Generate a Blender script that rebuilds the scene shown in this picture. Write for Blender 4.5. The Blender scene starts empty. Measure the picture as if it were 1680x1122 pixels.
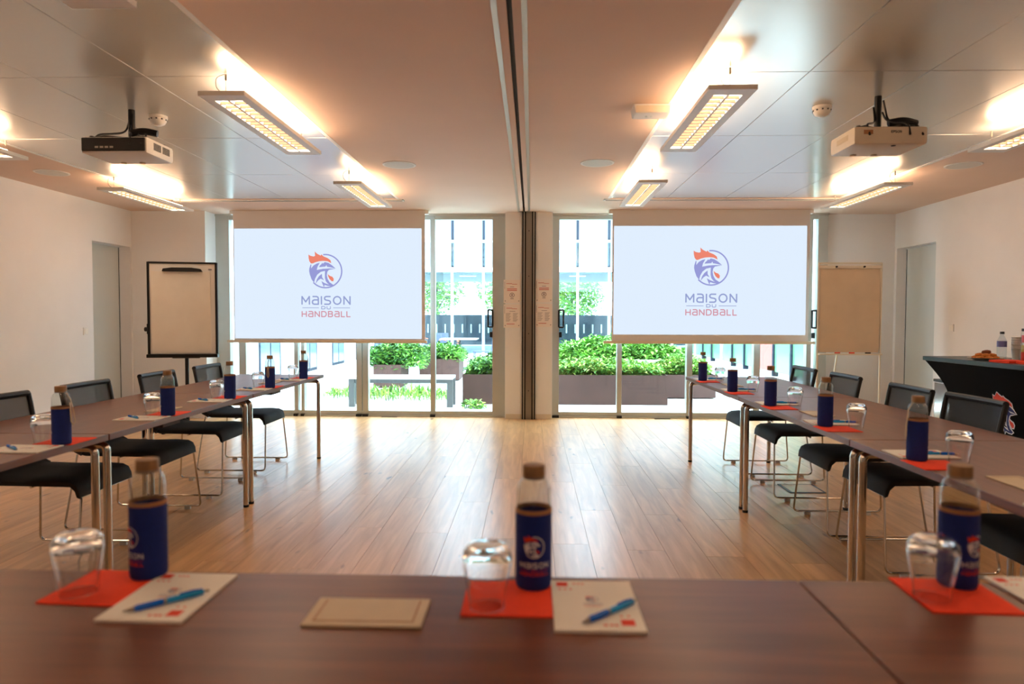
import bpy, bmesh, math, random
from mathutils import Vector, Matrix
PI=math.pi; R=math.radians
scene=bpy.context.scene; COL=scene.collection
random.seed(7)
# ------------------------------------------------------------------ camera, world, exposure
CAMZ=1.252
cd=bpy.data.cameras.new('camera'); cam=bpy.data.objects.new('camera',cd); COL.objects.link(cam)
cd.sensor_width=36; cd.lens=24.0; cd.clip_start=.05; cd.clip_end=200
yaw,pitch,roll=R(1.65),R(-2.09),R(.15)
fw=Vector((-math.sin(yaw)*math.cos(pitch),math.cos(yaw)*math.cos(pitch),math.sin(pitch)))
rt=Vector((math.cos(yaw),math.sin(yaw),0)); up=rt.cross(fw)
rr=rt*math.cos(roll)+up*math.sin(roll); uu=up*math.cos(roll)-rt*math.sin(roll)
cam.matrix_world=Matrix(((rr.x,uu.x,-fw.x,0),(rr.y,uu.y,-fw.y,0),(rr.z,uu.z,-fw.z,CAMZ),(0,0,0,1)))
cd.dof.use_dof=True; cd.dof.focus_distance=8.0; cd.dof.aperture_fstop=2.8
scene.camera=cam
w=bpy.data.worlds.new('overcast_sky'); scene.world=w; w.use_nodes=True
bg=w.node_tree.nodes['Background']; bg.inputs[0].default_value=(.64,.83,1.0,1); bg.inputs[1].default_value=9.5
vs=scene.view_settings; vs.view_transform='Standard'; vs.look='None'; vs.gamma=1; vs.exposure=0.55; vs.use_curve_mapping=False
LAMP_UP=15.5; LAMP_DOWN=8.0; LAMPC=(1.0,.66,.41)

# ------------------------------------------------------------------ materials
MATS={}
def lin(c):
    return tuple(((x/255)/12.92 if x/255<=.04045 else ((x/255+.055)/1.055)**2.4) for x in c)
def pmat(name,rgb,rough=.5,metal=0.,spec=.5,noise=0.,scale=20.,bump=0.,trans=0.,emit=None,estr=0.,ior=1.45,coat=0.,stretch=(1,1,1)):
    if name in MATS: return MATS[name]
    m=bpy.data.materials.new(name); m.use_nodes=True; nt=m.node_tree; b=nt.nodes['Principled BSDF']
    c=lin(rgb)+(1,)
    b.inputs['Base Color'].default_value=c; b.inputs['Roughness'].default_value=rough; b.inputs['Metallic'].default_value=metal
    b.inputs['Specular IOR Level'].default_value=spec; b.inputs['IOR'].default_value=ior
    b.inputs['Transmission Weight'].default_value=trans; b.inputs['Coat Weight'].default_value=coat
    if emit is not None:
        b.inputs['Emission Color'].default_value=tuple(emit)+(1,); b.inputs['Emission Strength'].default_value=estr
    if noise or bump:
        tc=nt.nodes.new('ShaderNodeTexCoord'); mp=nt.nodes.new('ShaderNodeMapping'); mp.inputs['Scale'].default_value=stretch
        nz=nt.nodes.new('ShaderNodeTexNoise'); nz.inputs['Scale'].default_value=scale; nz.inputs['Detail'].default_value=4
        nt.links.new(tc.outputs['Object'],mp.inputs[0]); nt.links.new(mp.outputs[0],nz.inputs['Vector'])
        if noise:
            r=nt.nodes.new('ShaderNodeValToRGB'); e=r.color_ramp.elements
            e[0].position=.3; e[1].position=.7
            e[0].color=tuple(x*(1-noise) for x in c[:3])+(1,); e[1].color=tuple(min(1,x*(1+noise)) for x in c[:3])+(1,)
            nt.links.new(nz.outputs['Fac'],r.inputs[0]); nt.links.new(r.outputs[0],b.inputs['Base Color'])
        if bump:
            bp=nt.nodes.new('ShaderNodeBump'); bp.inputs['Strength'].default_value=bump; bp.inputs['Distance'].default_value=.002
            nt.links.new(nz.outputs['Fac'],bp.inputs['Height']); nt.links.new(bp.outputs[0],b.inputs['Normal'])
    MATS[name]=m; return m
def wood(name,dark,light,rough,axis,scale,knots=False,rnd=.0,spec=.5):
    m=bpy.data.materials.new(name); m.use_nodes=True; nt=m.node_tree; N=nt.nodes; L=nt.links; b=N['Principled BSDF']
    tc=N.new('ShaderNodeTexCoord'); oi=N.new('ShaderNodeObjectInfo'); mp=N.new('ShaderNodeMapping')
    s=[14,14,14]; s[axis]=1.1; mp.inputs['Scale'].default_value=s
    ml=N.new('ShaderNodeMath'); ml.operation='MULTIPLY'; ml.inputs[1].default_value=37.0
    L.new(oi.outputs['Random'],ml.inputs[0]); cx=N.new('ShaderNodeCombineXYZ')
    for i in range(3): L.new(ml.outputs[0],cx.inputs[i])
    L.new(tc.outputs['Object'],mp.inputs['Vector']); L.new(cx.outputs[0],mp.inputs['Location'])
    nz=N.new('ShaderNodeTexNoise'); nz.inputs['Scale'].default_value=scale; nz.inputs['Detail'].default_value=6; nz.inputs['Distortion'].default_value=.6
    L.new(mp.outputs[0],nz.inputs['Vector'])
    rp=N.new('ShaderNodeValToRGB'); e=rp.color_ramp.elements; e[0].position=.28; e[1].position=.72
    e[0].color=lin(dark)+(1,); e[1].color=lin(light)+(1,); L.new(nz.outputs['Fac'],rp.inputs[0])
    hs=N.new('ShaderNodeHueSaturation'); ma=N.new('ShaderNodeMapRange'); ma.inputs[3].default_value=1-rnd; ma.inputs[4].default_value=1+rnd
    L.new(oi.outputs['Random'],ma.inputs[0]); L.new(ma.outputs[0],hs.inputs['Value']); L.new(rp.outputs[0],hs.inputs['Color'])
    out=hs.outputs[0]
    if knots:
        vo=N.new('ShaderNodeTexNoise'); vo.inputs['Scale'].default_value=7; m2=N.new('ShaderNodeMapping'); s2=[1.6,1.6,1.6]; s2[axis]=.55
        m2.inputs['Scale'].default_value=s2; L.new(tc.outputs['Object'],m2.inputs['Vector']); L.new(cx.outputs[0],m2.inputs['Location']); L.new(m2.outputs[0],vo.inputs['Vector'])
        r2=N.new('ShaderNodeValToRGB'); k=r2.color_ramp.elements; k[0].position=.70; k[0].color=(0,0,0,1); k[1].position=.80; k[1].color=(1,1,1,1)
        L.new(vo.outputs['Fac'],r2.inputs[0]); mx=N.new('ShaderNodeMixRGB'); mx.inputs[2].default_value=lin((112,78,52))+(1,)
        L.new(r2.outputs[0],mx.inputs[0]); L.new(out,mx.inputs[1]); out=mx.outputs[0]
    L.new(out,b.inputs['Base Color']); b.inputs['Roughness'].default_value=rough; b.inputs['Specular IOR Level'].default_value=spec
    MATS[name]=m; return m
def thin_glass(name,tint=(1,1,1),refl=.08,edge=.0):
    m=bpy.data.materials.new(name); m.use_nodes=True; nt=m.node_tree; N=nt.nodes; L=nt.links; N.remove(N['Principled BSDF'])
    t=N.new('ShaderNodeBsdfTransparent'); t.inputs[0].default_value=tuple(tint)+(1,)
    g=N.new('ShaderNodeBsdfGlossy'); g.inputs['Roughness'].default_value=.02
    lw=N.new('ShaderNodeLayerWeight'); lw.inputs[0].default_value=.5
    pw_=N.new('ShaderNodeMath'); pw_.operation='POWER'; pw_.inputs[1].default_value=3.5; L.new(lw.outputs['Facing'],pw_.inputs[0])
    mr=N.new('ShaderNodeMapRange'); mr.inputs[3].default_value=refl*.5; mr.inputs[4].default_value=min(1,refl*5+edge)
    L.new(pw_.outputs[0],mr.inputs[0]); mx=N.new('ShaderNodeMixShader')
    L.new(mr.outputs[0],mx.inputs[0]); L.new(t.outputs[0],mx.inputs[1]); L.new(g.outputs[0],mx.inputs[2])
    L.new(mx.outputs[0],N['Material Output'].inputs[0]); MATS[name]=m; return m
def mesh_fabric(name,rgb,alpha):
    m=bpy.data.materials.new(name); m.use_nodes=True; nt=m.node_tree; N=nt.nodes; L=nt.links; b=N['Principled BSDF']
    b.inputs['Base Color'].default_value=lin(rgb)+(1,); b.inputs['Roughness'].default_value=.7
    t=N.new('ShaderNodeBsdfTransparent'); mx=N.new('ShaderNodeMixShader'); mx.inputs[0].default_value=alpha
    L.new(t.outputs[0],mx.inputs[1]); L.new(b.outputs[0],mx.inputs[2]); L.new(mx.outputs[0],N['Material Output'].inputs[0]); MATS[name]=m; return m

WALLW=pmat('wall_paint',(234,231,229),.7,noise=.02,scale=3,bump=.03)
PLAST=pmat('plaster_warm_bounce',(224,197,178),.75,noise=.02,scale=2)  # warm bounce from lamps and floor is tinted into the plaster colour
METP=pmat('ceiling_metal',(206,202,196),.24,metal=.5,spec=.6)
ALU=pmat('window_aluminium',(186,186,178),.42,metal=.5,noise=.03,scale=8)
ALUL=pmat('pale_aluminium',(190,186,176),.4,metal=.6)
STEEL=pmat('brushed_steel',(150,142,132),.35,metal=.8)
CHROME=pmat('chrome',(205,200,192),.12,metal=1)
BLACK=pmat('black_plastic',(22,22,24),.45)
BLACKM=pmat('black_metal',(26,25,26),.4,metal=.3)
BLKF=pmat('black_upholstery',(26,27,30),.75,noise=.25,scale=180,bump=.1)
DGREY=pmat('dark_grey',(58,60,62),.5)
WHITE=pmat('white_paint',(232,230,226),.45)
CREAM=pmat('cream_enamel',(224,212,192),.45)
BEIGE=pmat('beige_plastic',(205,188,160),.5,noise=.03,scale=30)
PAPER=pmat('paper',(240,236,228),.7)
FLIPP=pmat('flip_paper',(236,230,220),.75,noise=.04,scale=4,bump=.05)
NAVY=pmat('navy_neoprene',(8,38,120),.75,noise=.12,scale=200,bump=.1)
TAN=pmat('tan_rim',(170,120,86),.6)
BAMBOO=pmat('bamboo',(152,116,80),.5,noise=.15,scale=60,stretch=(1,1,.1))
RED=pmat('red_napkin',(252,70,34),.8,noise=.05,scale=90,bump=.1)
PENB=pmat('blue_pen',(8,100,215),.25)
PENC=pmat('cyan_grip',(20,150,220),.3)
WALNUT=wood('walnut_laminate',(96,50,35),(122,68,47),.32,0,2.2,spec=.45)
OAK=wood('oak_plank',(184,134,86),(222,174,120),.30,1,1.6,knots=True,rnd=.10,spec=.5)
GLASS=thin_glass('window_glass',(.96,.99,.98),.05)
BGLASS=thin_glass('bottle_glass',(.90,.93,.92),.14,.25)
TUMBG=pmat('tumbler_glass',(255,255,255),.0,trans=1,ior=1.45)
MESHF=mesh_fabric('chair_mesh',(34,34,36),.87)
NAVYP=pmat('print_navy',(28,40,110),.6); REDP=pmat('print_red',(226,62,38),.6); WHITEP=pmat('print_white',(235,235,240),.6); GREYP=pmat('print_grey',(120,118,120),.6)
SCRW=pmat('screen_fabric',(222,219,220),.8)
def emis(name,rgb,s): return pmat(name,(20,20,20),.9,spec=0,emit=lin(rgb),estr=s)
SCRI=emis('projected_white',(225,239,255),.68); SCRN=emis('projected_navy',(152,156,216),.68); SCRR=emis('projected_orange',(238,134,112),.68); SCRT=emis('projected_red_text',(212,150,164),.68); SCRB=emis('projected_blue_text',(150,162,210),.68)
LUP=pmat('lamp_tube_up',(255,240,220),.5,emit=LAMPC,estr=LAMP_UP)
LDN=pmat('lamp_tube_down',(255,240,220),.5,emit=(1.0,.78,.56),estr=LAMP_DOWN)
LOUV=pmat('louvre',(122,96,70),.4)
CORTEN=pmat('corten_steel',(82,56,49),.75,noise=.15,scale=5,bump=.1)
PAVE=pmat('pale_paving',(226,226,224),.85,noise=.05,scale=6)
GRAV=pmat('white_gravel',(236,234,230),.9,noise=.12,scale=90,bump=.5)

# ------------------------------------------------------------------ mesh helpers
class MB:
    def __init__(s): s.v=[]; s.f=[]; s.mi=[]; s.cur=0
    def add(s,vs,fs):
        o=len(s.v); s.v+= [tuple(v) for v in vs]; s.f+=[tuple(i+o for i in f) for f in fs]; s.mi+=[s.cur]*len(fs); return s
    def box(s,x0,x1,y0,y1,z0,z1):
        v=[(x,y,z) for z in (z0,z1) for y in (y0,y1) for x in (x0,x1)]
        return s.add(v,[(0,2,3,1),(4,5,7,6),(0,1,5,4),(2,6,7,3),(0,4,6,2),(1,3,7,5)])
    def prism(s,poly,a0,a1,axis=1):
        n=len(poly)
        def P(p,a):
            return (p[0],a,p[1]) if axis==1 else ((a,p[0],p[1]) if axis==0 else (p[0],p[1],a))
        v=[P(p,a0) for p in poly]+[P(p,a1) for p in poly]
        fs=[tuple(range(n)),tuple(range(2*n-1,n-1,-1))]+[(i,i+n,(i+1)%n+n,(i+1)%n) for i in range(n)]
        return s.add(v,fs)
    def lathe(s,prof,n=24,c=(0,0,0),axis=2,closed=False,cap=True):
        v=[];fs=[];m=len(prof)
        for r,z in prof:
            for k in range(n):
                a=2*PI*k/n; p=(r*math.cos(a),r*math.sin(a),z)
                if axis==0: p=(p[2],p[0],p[1])
                elif axis==1: p=(p[0],p[2],p[1])
                v.append((p[0]+c[0],p[1]+c[1],p[2]+c[2]))
        for i in range(m-1 if not closed else m):
            j=(i+1)%m
            for k in range(n): fs.append((i*n+k,i*n+(k+1)%n,j*n+(k+1)%n,j*n+k))
        if not closed and cap:
            if prof[0][0]>1e-5: fs.append(tuple(range(n-1,-1,-1)))
            if prof[-1][0]>1e-5: fs.append(tuple((m-1)*n+k for k in range(n)))
        return s.add(v,fs)
    def tube(s,pts,r,n=8,cap=True,sy=1.0):
        pts=[Vector(p) for p in pts]; v=[];fs=[]; m=len(pts)
        t0=(pts[1]-pts[0]).normalized(); a=Vector((0,0,1)) if abs(t0.z)<.9 else Vector((1,0,0)); u=(a-t0*a.dot(t0)).normalized()
        for i,p in enumerate(pts):
            t=((pts[min(i+1,m-1)]-pts[i]).normalized()+(pts[i]-pts[max(i-1,0)]).normalized())
            t=t.normalized() if t.length>1e-6 else t0
            u=(u-t*u.dot(t)).normalized(); w_=t.cross(u); rad=r[i] if isinstance(r,(list,tuple)) else r
            for k in range(n): v.append(p+u*rad*math.cos(2*PI*k/n)+w_*rad*sy*math.sin(2*PI*k/n))
        for i in range(m-1):
            for k in range(n): fs.append((i*n+k,i*n+(k+1)%n,(i+1)*n+(k+1)%n,(i+1)*n+k))
        if cap: fs+= [tuple(range(n-1,-1,-1)),tuple((m-1)*n+k for k in range(n))]
        return s.add(v,fs)
    def cyl(s,x,y,z0,z1,r,n=16): return s.lathe([(r,z0),(r,z1)],n,(x,y,0))
    def build(s,name,mat,parent=None,smooth=False,bevel=0,loc=None,angle=40):
        me=bpy.data.meshes.new(name); me.from_pydata(s.v,[],s.f)
        mats=mat if isinstance(mat,(list,tuple)) else [mat]
        for m in mats: me.materials.append(m)
        if len(mats)>1: me.polygons.foreach_set('material_index',s.mi)
        bm=bmesh.new(); bm.from_mesh(me); bmesh.ops.recalc_face_normals(bm,faces=bm.faces)
        if bevel:
            bmesh.ops.remove_doubles(bm,verts=bm.verts,dist=1e-6)
            es=[e for e in bm.edges if len(e.link_faces)==2 and e.calc_face_angle(0)>R(35)]
            bmesh.ops.bevel(bm,geom=es,offset=bevel,segments=2,affect='EDGES',profile=.6)
        bm.to_mesh(me); bm.free()
        if smooth:
            for p in me.polygons: p.use_smooth=True
            try: me.set_sharp_from_angle(angle=R(angle))
            except Exception: pass
        o=bpy.data.objects.new(name,me); COL.objects.link(o)
        if parent: o.parent=parent
        if loc: o.location=loc
        return o
def fillet(pts,r,n=4):
    pts=[Vector(p) for p in pts]; out=[pts[0]]
    for i in range(1,len(pts)-1):
        a=(pts[i-1]-pts[i]); b=(pts[i+1]-pts[i]); d=min(r,a.length*.45,b.length*.45); A=pts[i]+a.normalized()*d; B=pts[i]+b.normalized()*d
        for k in range(n+1):
            t=k/n; out.append(A*(1-t)**2+pts[i]*2*t*(1-t)+B*t*t)
    out.append(pts[-1]); return out
def thing(name,label,cat,loc=(0,0,0),rz=0,group=None):
    o=bpy.data.objects.new(name,None); COL.objects.link(o); o.location=loc; o.rotation_euler=(0,0,rz); o.empty_display_size=.1
    return tag(o,label,cat,group)
def tag(o,label,cat,group=None):
    o['label']=label; o['category']=cat
    if group: o['group']=group
    return o
def struct(o,label=None):
    o['kind']='structure'
    if label: o['label']=label
    return o
def sempty(name,label,loc=(0,0,0)):
    o=bpy.data.objects.new(name,None); COL.objects.link(o); o.location=loc; return struct(o,label)
CH={}
def reg(o):  # children list of a freshly built thing
    return [c for c in bpy.data.objects if c.parent==o]
def dup(root,loc,rz,label,group=None):
    def rec(o,par):
        c=o.copy(); COL.objects.link(c); c.parent=par
        for ch in [x for x in allobjs if x.parent==o]: rec(ch,c)
        return c
    allobjs=list(bpy.data.objects)
    r=rec(root,None); r.location=loc; r.rotation_euler=(0,0,rz); r['label']=label
    if group: r['group']=group
    return r

# ------------------------------------------------------------------ logo and lettering (flat print)
GL={'M':(1.0,[[(0,0),(0,1),(.5,.3),(1,1),(1,0)]]),
 'a':(.8,[[(.06,1),(.55,1),(.74,.92),(.8,.75),(.8,0)],[(.8,.56),(.25,.56),(.06,.48),(0,.34),(0,.2),(.07,.06),(.25,0),(.8,0)]]),
 'I':(0.0,[[(0,0),(0,1)]]),
 'S':(.8,[[(.78,1),(.22,1),(.06,.93),(0,.78),(.05,.62),(.2,.54),(.6,.47),(.76,.38),(.8,.23),(.74,.07),(.58,0),(0,0)]]),
 'O':(1.0,[[(.5+.5*math.cos(t*PI/8),.5+.5*math.sin(t*PI/8)) for t in range(17)]]),
 'N':(.82,[[(0,0),(0,1),(.82,0),(.82,1)]]),
 'D':(.85,[[(0,0),(0,1),(.45,1),(.72,.9),(.85,.65),(.85,.35),(.72,.1),(.45,0),(0,0)]]),
 'U':(.8,[[(0,1),(0,.25),(.08,.07),(.25,0),(.55,0),(.72,.07),(.8,.25),(.8,1)]]),
 'H':(.8,[[(0,0),(0,1)],[(0,.5),(.8,.5)],[(.8,0),(.8,1)]]),
 'B':(.78,[[(0,0),(0,1),(.5,1),(.68,.93),(.73,.77),(.66,.6),(.5,.53),(0,.53)],[(.5,.53),(.7,.47),(.78,.3),(.72,.08),(.52,0),(0,0)]]),
 'L':(.62,[[(0,1),(0,0),(.62,0)]]),'E':(.7,[[(.7,1),(0,1),(0,0),(.7,0)],[(0,.5),(.6,.5)]]),
 'P':(.7,[[(0,0),(0,1),(.5,1),(.7,.85),(.7,.6),(.5,.45),(0,.45)]])}
def stroke2d(pts,t):
    out=[]
    for i in range(len(pts)-1):
        a=Vector(pts[i]);b=Vector(pts[i+1]);d=(b-a).normalized();n=Vector((-d.y,d.x))*t/2; e=d*t*.3
        out.append([tuple(a-e+n),tuple(a-e-n),tuple(b+e-n),tuple(b+e+n)])
    return out
def text2d(s,x0,x1,y0,y1,t):
    h=y1-y0; gap=.42; tot=sum(GL[c][0] for c in s)+gap*(len(s)-1); k=(x1-x0)/tot; x=x0; out=[]
    for c in s:
        wd,st=GL[c]
        for p in st: out+=stroke2d([(x+q[0]*k,y0+q[1]*h) for q in p],t)
        x+=(wd+gap)*k
    return out
# emblem polygons in units of the emblem drawing, y up, origin at emblem ring centre
def Z(l): return [((x-466)/100,(384-y)/100) for x,y in l]
E_ORANGE=[Z([(228,150),(255,168),(300,178),(322,170),(318,108),(352,140),(402,165),(412,148),(440,175),(500,200),(540,230),(552,272),(500,246),(440,240),(380,245),(330,258),(285,277),(262,275),(240,245),(230,200)]),
          Z([(500,425),(530,450),(565,462),(586,492),(580,527),(555,525),(525,495),(508,460)])]
E_NAVY=[Z([(238,350),(256,292),(268,290),(264,345),(300,303),(345,277),(388,266),(356,322),(344,368),(430,352),(520,346),(614,350),(530,364),(480,376),(400,395),(350,435),(320,490),(305,548),(270,500),(245,430),(236,385)]),
        Z([(463,374),(520,362),(494,395),(487,440),(497,490),(525,540),(584,580),(560,590),(500,560),(472,525),(460,480),(460,420)]),
        Z([(408,290),(425,264),(432,280),(460,256),(510,268),(560,300),(614,348),(540,330),(490,322),(482,298),(468,320),(375,328),(392,302)]),
        Z([(325,562),(345,500),(375,455),(418,420),(420,470),(448,512),(400,490),(365,512)]),
        Z([(410,525),(455,552),(500,568),(575,578),(560,597),(500,592),(455,578),(446,612),(425,566)])]
def ring(r0,r1,a0,a1,n=40):
    out=[]
    for i in range(n):
        a=R(a0+(a1-a0)*i/n); b=R(a0+(a1-a0)*(i+1)/n)
        out.append([(r0*math.cos(a),r0*math.sin(a)),(r1*math.cos(a),r1*math.sin(a)),(r1*math.cos(b),r1*math.sin(b)),(r0*math.cos(b),r0*math.sin(b))])
    return out
E_RING=ring(2.24,2.43,97,-137)
def tx(v): return (384-v)/100
def lx(v): return (v-466)/100
T1=text2d('MaISON',lx(131),lx(815),tx(850),tx(742),.19)
T2=text2d('DU',lx(410),lx(535),tx(918),tx(882),.10)+stroke2d([(lx(138),tx(901)),(lx(368),tx(901))],.08)+stroke2d([(lx(578),tx(901)),(lx(812),tx(901))],.08)
T3=text2d('HaNDBaLL',lx(131),lx(816),tx(1026),tx(953),.15)
def print_mesh(groups,name,mats,parent,fmap,cuts=None):
    """groups: list of polygon lists (one per material); fmap maps (u,v) to a point"""
    bm=bmesh.new()
    for mi,polys in enumerate(groups):
        for p in polys:
            try:
                f=bm.faces.new([bm.verts.new((x,y,0)) for x,y in p]); f.material_index=mi
            except Exception: pass
    bmesh.ops.triangulate(bm,faces=[f for f in bm.faces if len(f.verts)>4])
    if cuts:
        for c in cuts: bmesh.ops.bisect_plane(bm,geom=bm.verts[:]+bm.edges[:]+bm.faces[:],plane_co=(c,0,0),plane_no=(1,0,0))
    for v in bm.verts: v.co=Vector(fmap(v.co.x,v.co.y))
    me=bpy.data.meshes.new(name); bm.to_mesh(me); bm.free()
    for m in mats: me.materials.append(m)
    o=bpy.data.objects.new(name,me); COL.objects.link(o); o.parent=parent; return o
LOGO=[E_ORANGE,E_NAVY+E_RING,T1+T2,T3]

# ------------------------------------------------------------------ room
XL,XR=-4.88,4.47; YB=-2.6; YW=8.5; YRL=8.22; YRR=8.58; ZC=2.53
fl=struct(MB().box(XL-.4,XR+.4,YB,YW+.12,-.12,-.006).build('floor',pmat('subfloor',(70,52,40),.8)),'oak coloured plank floor of the meeting room')
PW,PL=.2,1.42; pm=None; plank_spots=[]
nrow=int((XR-XL)/PW)+1
for i in range(nrow):
    x=XL+PW*(i+.5); off=((i*53)%100)/100*PL
    y=1.25-off+PL/2
    while y-PL/2<YW:
        plank_spots.append((x,y)); y+=PL
def plank_mesh(l):
    return MB().box(-PW/2+.0008,PW/2-.0008,-l/2+.0008,l/2-.0008,-.008,0)
cnt=0; rest=MB(); plank_spots.sort(key=lambda p:abs(p[0])>3.6)
for (x,y) in plank_spots:
    y0,y1=y-PL/2,min(y+PL/2,YW-.005)
    if y1-y0<.1: continue
    if cnt<296:
        if abs(y1-y0-PL)<1e-4:
            if pm is None: o=plank_mesh(PL).build('plank',OAK,fl,loc=(x,y,0)); pm=o.data
            else: o=bpy.data.objects.new('plank',pm); COL.objects.link(o); o.parent=fl; o.location=(x,y,0)
        else: o=plank_mesh(y1-y0).build('plank',OAK,fl,loc=(x,(y0+y1)/2,0))
        cnt+=1
    else: rest.box(x-PW/2+.001,x+PW/2-.001,y0+.001,y1-.001,-.008,0)
rest.box(XL,XR,YB,1.25-PL,-.008,0)
ro=rest.build('plank_field',OAK,fl); ro['kind']='stuff'
# ceiling: plasterboard with two fields of metal panels
MX=[(-3.92,-1.455),(.827,3.29)]; MY0,MY1=-1.38,7.42; PY=1.257
cb=MB()
xs=[XL-.3,MX[0][0],MX[0][1],MX[1][0],MX[1][1],XR+.3]
TX0,TX1=-.162,-.034   # partition rail slot
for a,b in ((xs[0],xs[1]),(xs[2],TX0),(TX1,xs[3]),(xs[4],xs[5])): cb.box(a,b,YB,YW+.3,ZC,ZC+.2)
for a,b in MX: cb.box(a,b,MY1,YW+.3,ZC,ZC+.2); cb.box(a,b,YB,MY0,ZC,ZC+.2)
ceil=struct(cb.build('ceiling',PLAST),'plasterboard ceiling tinted for warm bounce light, with two fields of metal panels')
cbk=MB()
for a,b in MX: cbk.box(a,b,MY0,MY1,ZC+.06,ZC+.2)
cbk.box(TX0,TX1,YB,YW+.3,ZC+.12,ZC+.2)
cbk.build('ceiling_void',DGREY,ceil)
pw=(MX[0][1]-MX[0][0])/4; pmesh=None
for a,b in MX:
    for i in range(4):
        for j in range(7):
            x=a+pw*(i+.5); y=MY1-PY*(j+.5)
            if pmesh is None: o=MB().box(-pw/2+.0022,pw/2-.0022,-PY/2+.0022,PY/2-.0022,0,.02).build('metal_panel',METP,ceil,bevel=.0015,loc=(x,y,ZC+.004)); pmesh=o.data
            else: o=bpy.data.objects.new('metal_panel',pmesh); COL.objects.link(o); o.parent=ceil; o.location=(x,y,ZC+.004)
    t=MB()
    for x in (a,b): t.box(x-.014,x+.014,MY0,MY1,ZC-.0015,ZC+.01)
    t.build('edge_trim',WHITE,ceil)
# linear slot diffusers
for a,b in MX:
    t=thing('slot_diffuser','long slot air diffuser in ceiling before the %s screen'%('left' if a<0 else 'right'),'air vent',((a+b)/2,7.50,ZC))
    L_=b-a+.1
    f=MB(); f.box(-L_/2,L_/2,-.045,-.03,-.008,0); f.box(-L_/2,L_/2,.03,.045,-.008,0); f.box(-L_/2,-L_/2+.02,-.045,.045,-.008,0); f.box(L_/2-.02,L_/2,-.045,.045,-.008,0)
    f.build('diffuser_frame',WHITE,t)
    MB().box(-L_/2+.02,L_/2-.02,-.03,.03,-.002,0).build('slot',DGREY,t)
# partition rail
tr=sempty('trim_1','aluminium folding wall rail with dark slot along the ceiling',((TX0+TX1)/2,0,ZC))
for s in (-1,1):
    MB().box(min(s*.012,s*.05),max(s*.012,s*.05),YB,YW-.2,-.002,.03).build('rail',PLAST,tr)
    MB().box(min(s*.05,s*.075),max(s*.05,s*.075),YB,YW-.2,-.007,-.0005).build('rail_flange',ALUL,tr)
MB().box(-.064,.064,YB,YW-.2,.05,.06).build('rail_slot',BLACK,tr)
# walls
def wall_with_opening(name,label,x,sgn,y0,y1,oy0,oy1,oz,dep):
    o=sempty(name,label,(0,0,0)); t=.3
    a,b=(x-t,x) if sgn<0 else (x,x+t)
    m=MB(); m.box(a,b,y0,oy0,0,ZC); m.box(a,b,oy1,y1,0,ZC); m.box(a,b,oy0,oy1,oz,ZC)
    m.build('wall_surface',WALLW,o)
    return o
wall_with_opening('wall_left','white side wall with recessed door at left',XL,-1,YB,YRL+.3,7.47,8.19,2.09,.25)
wall_with_opening('wall_right','white side wall with recessed door at right',XR,1,YB,YRR+.3,7.72,8.53,2.10,.2)
def recdoor(n,x,sgn,y0,y1,z,label):
    d=sempty(n,label)
    MB().box(min(x,x+sgn*.04),max(x,x+sgn*.04),y0+.004,y1-.004,.004,z-.004).build('door_leaf',pmat('door_paint',(206,210,208),.5),d)
    MB().box(min(x-sgn*.012,x),max(x-sgn*.012,x),y0,y0+.02,0,z).build('door_stop',WALLW,d)
    MB().box(min(x-sgn*.004,x+.0),max(x-sgn*.004,x+.0),y1-.03,y1-.022,.01,z-.01).build('door_gap',DGREY,d)
recdoor('door_1',XL-.13,-1,7.47,8.19,2.09,'flush pale door set in deep recess of the left wall')
recdoor('door_2',XR+.11,1,7.72,8.53,2.10,'flush pale door set in recess of the right wall')
struct(MB().box(XL-.3,XR+.3,YB-.2,YB,0,ZC).build('wall_rear',WALLW),'white wall behind the viewpoint')
WXL,WXR=-3.97,3.62
struct(MB().box(XL-.3,WXL,YRL,YW+.35,0,ZC).build('wall_back_left',WALLW),'white wall return beside the left window')
struct(MB().box(WXR,XR+.3,YRR,YW+.35,0,ZC).build('wall_back_right',WALLW),'white wall return beside the right window')
struct(MB().box(WXL,WXR,YW-.02,YW+.3,2.505,ZC+.1).build('trim_2',ALUL),'pale lintel over the windows')
for i,(x,y0,y1,sg) in enumerate(((XL,YB,7.47,1),(XR,YB,7.72,-1))):
    struct(MB().box(min(x,x+sg*.012),max(x,x+sg*.012),y0,y1,0,.07).build('baseboard_'+('left','right')[i],WHITE),'low white skirting along the %s wall'%('left','right')[i])
# central end post of the folding wall
pc=sempty('wall_center','post of the folding wall between the two windows',((TX0+TX1)/2+.06,0,0))
cx=-.037; pc.location=(cx,0,0)
MB().box(-.29,.29,YW-.12,YW+.14,0,ZC).build('post_core',WALLW,pc)
MB().box(-.065,.065,YW-.16,YW-.12,0,ZC).build('steel_jamb',STEEL,pc)
for s in (-1,1):
    for a,b,m,y in ((.036,.052,BLACK,.175),(.066,.08,BLACK,.165),(.054,.064,ALUL,.17)):
        MB().box(min(s*a,s*b),max(s*a,s*b),YW-y,YW-.12,0,ZC).build('rubber_seal' if m is BLACK else 'edge_profile',m,pc)
    MB().box(min(s*.085,s*.28),max(s*.085,s*.28),YW-.135,YW-.121,.06,ZC).build('white_panel',WALLW,pc)
    MB().box(min(s*.085,s*.28),max(s*.085,s*.28),YW-.14,YW-.121,0,.06).build('skirting',CREAM,pc)
for z in (.35,1.05,1.75,2.3): MB().lathe([(.007,0),(.007,.004)],10,(0,YW-.1642,z),axis=1).build('screw',DGREY,pc)
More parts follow.
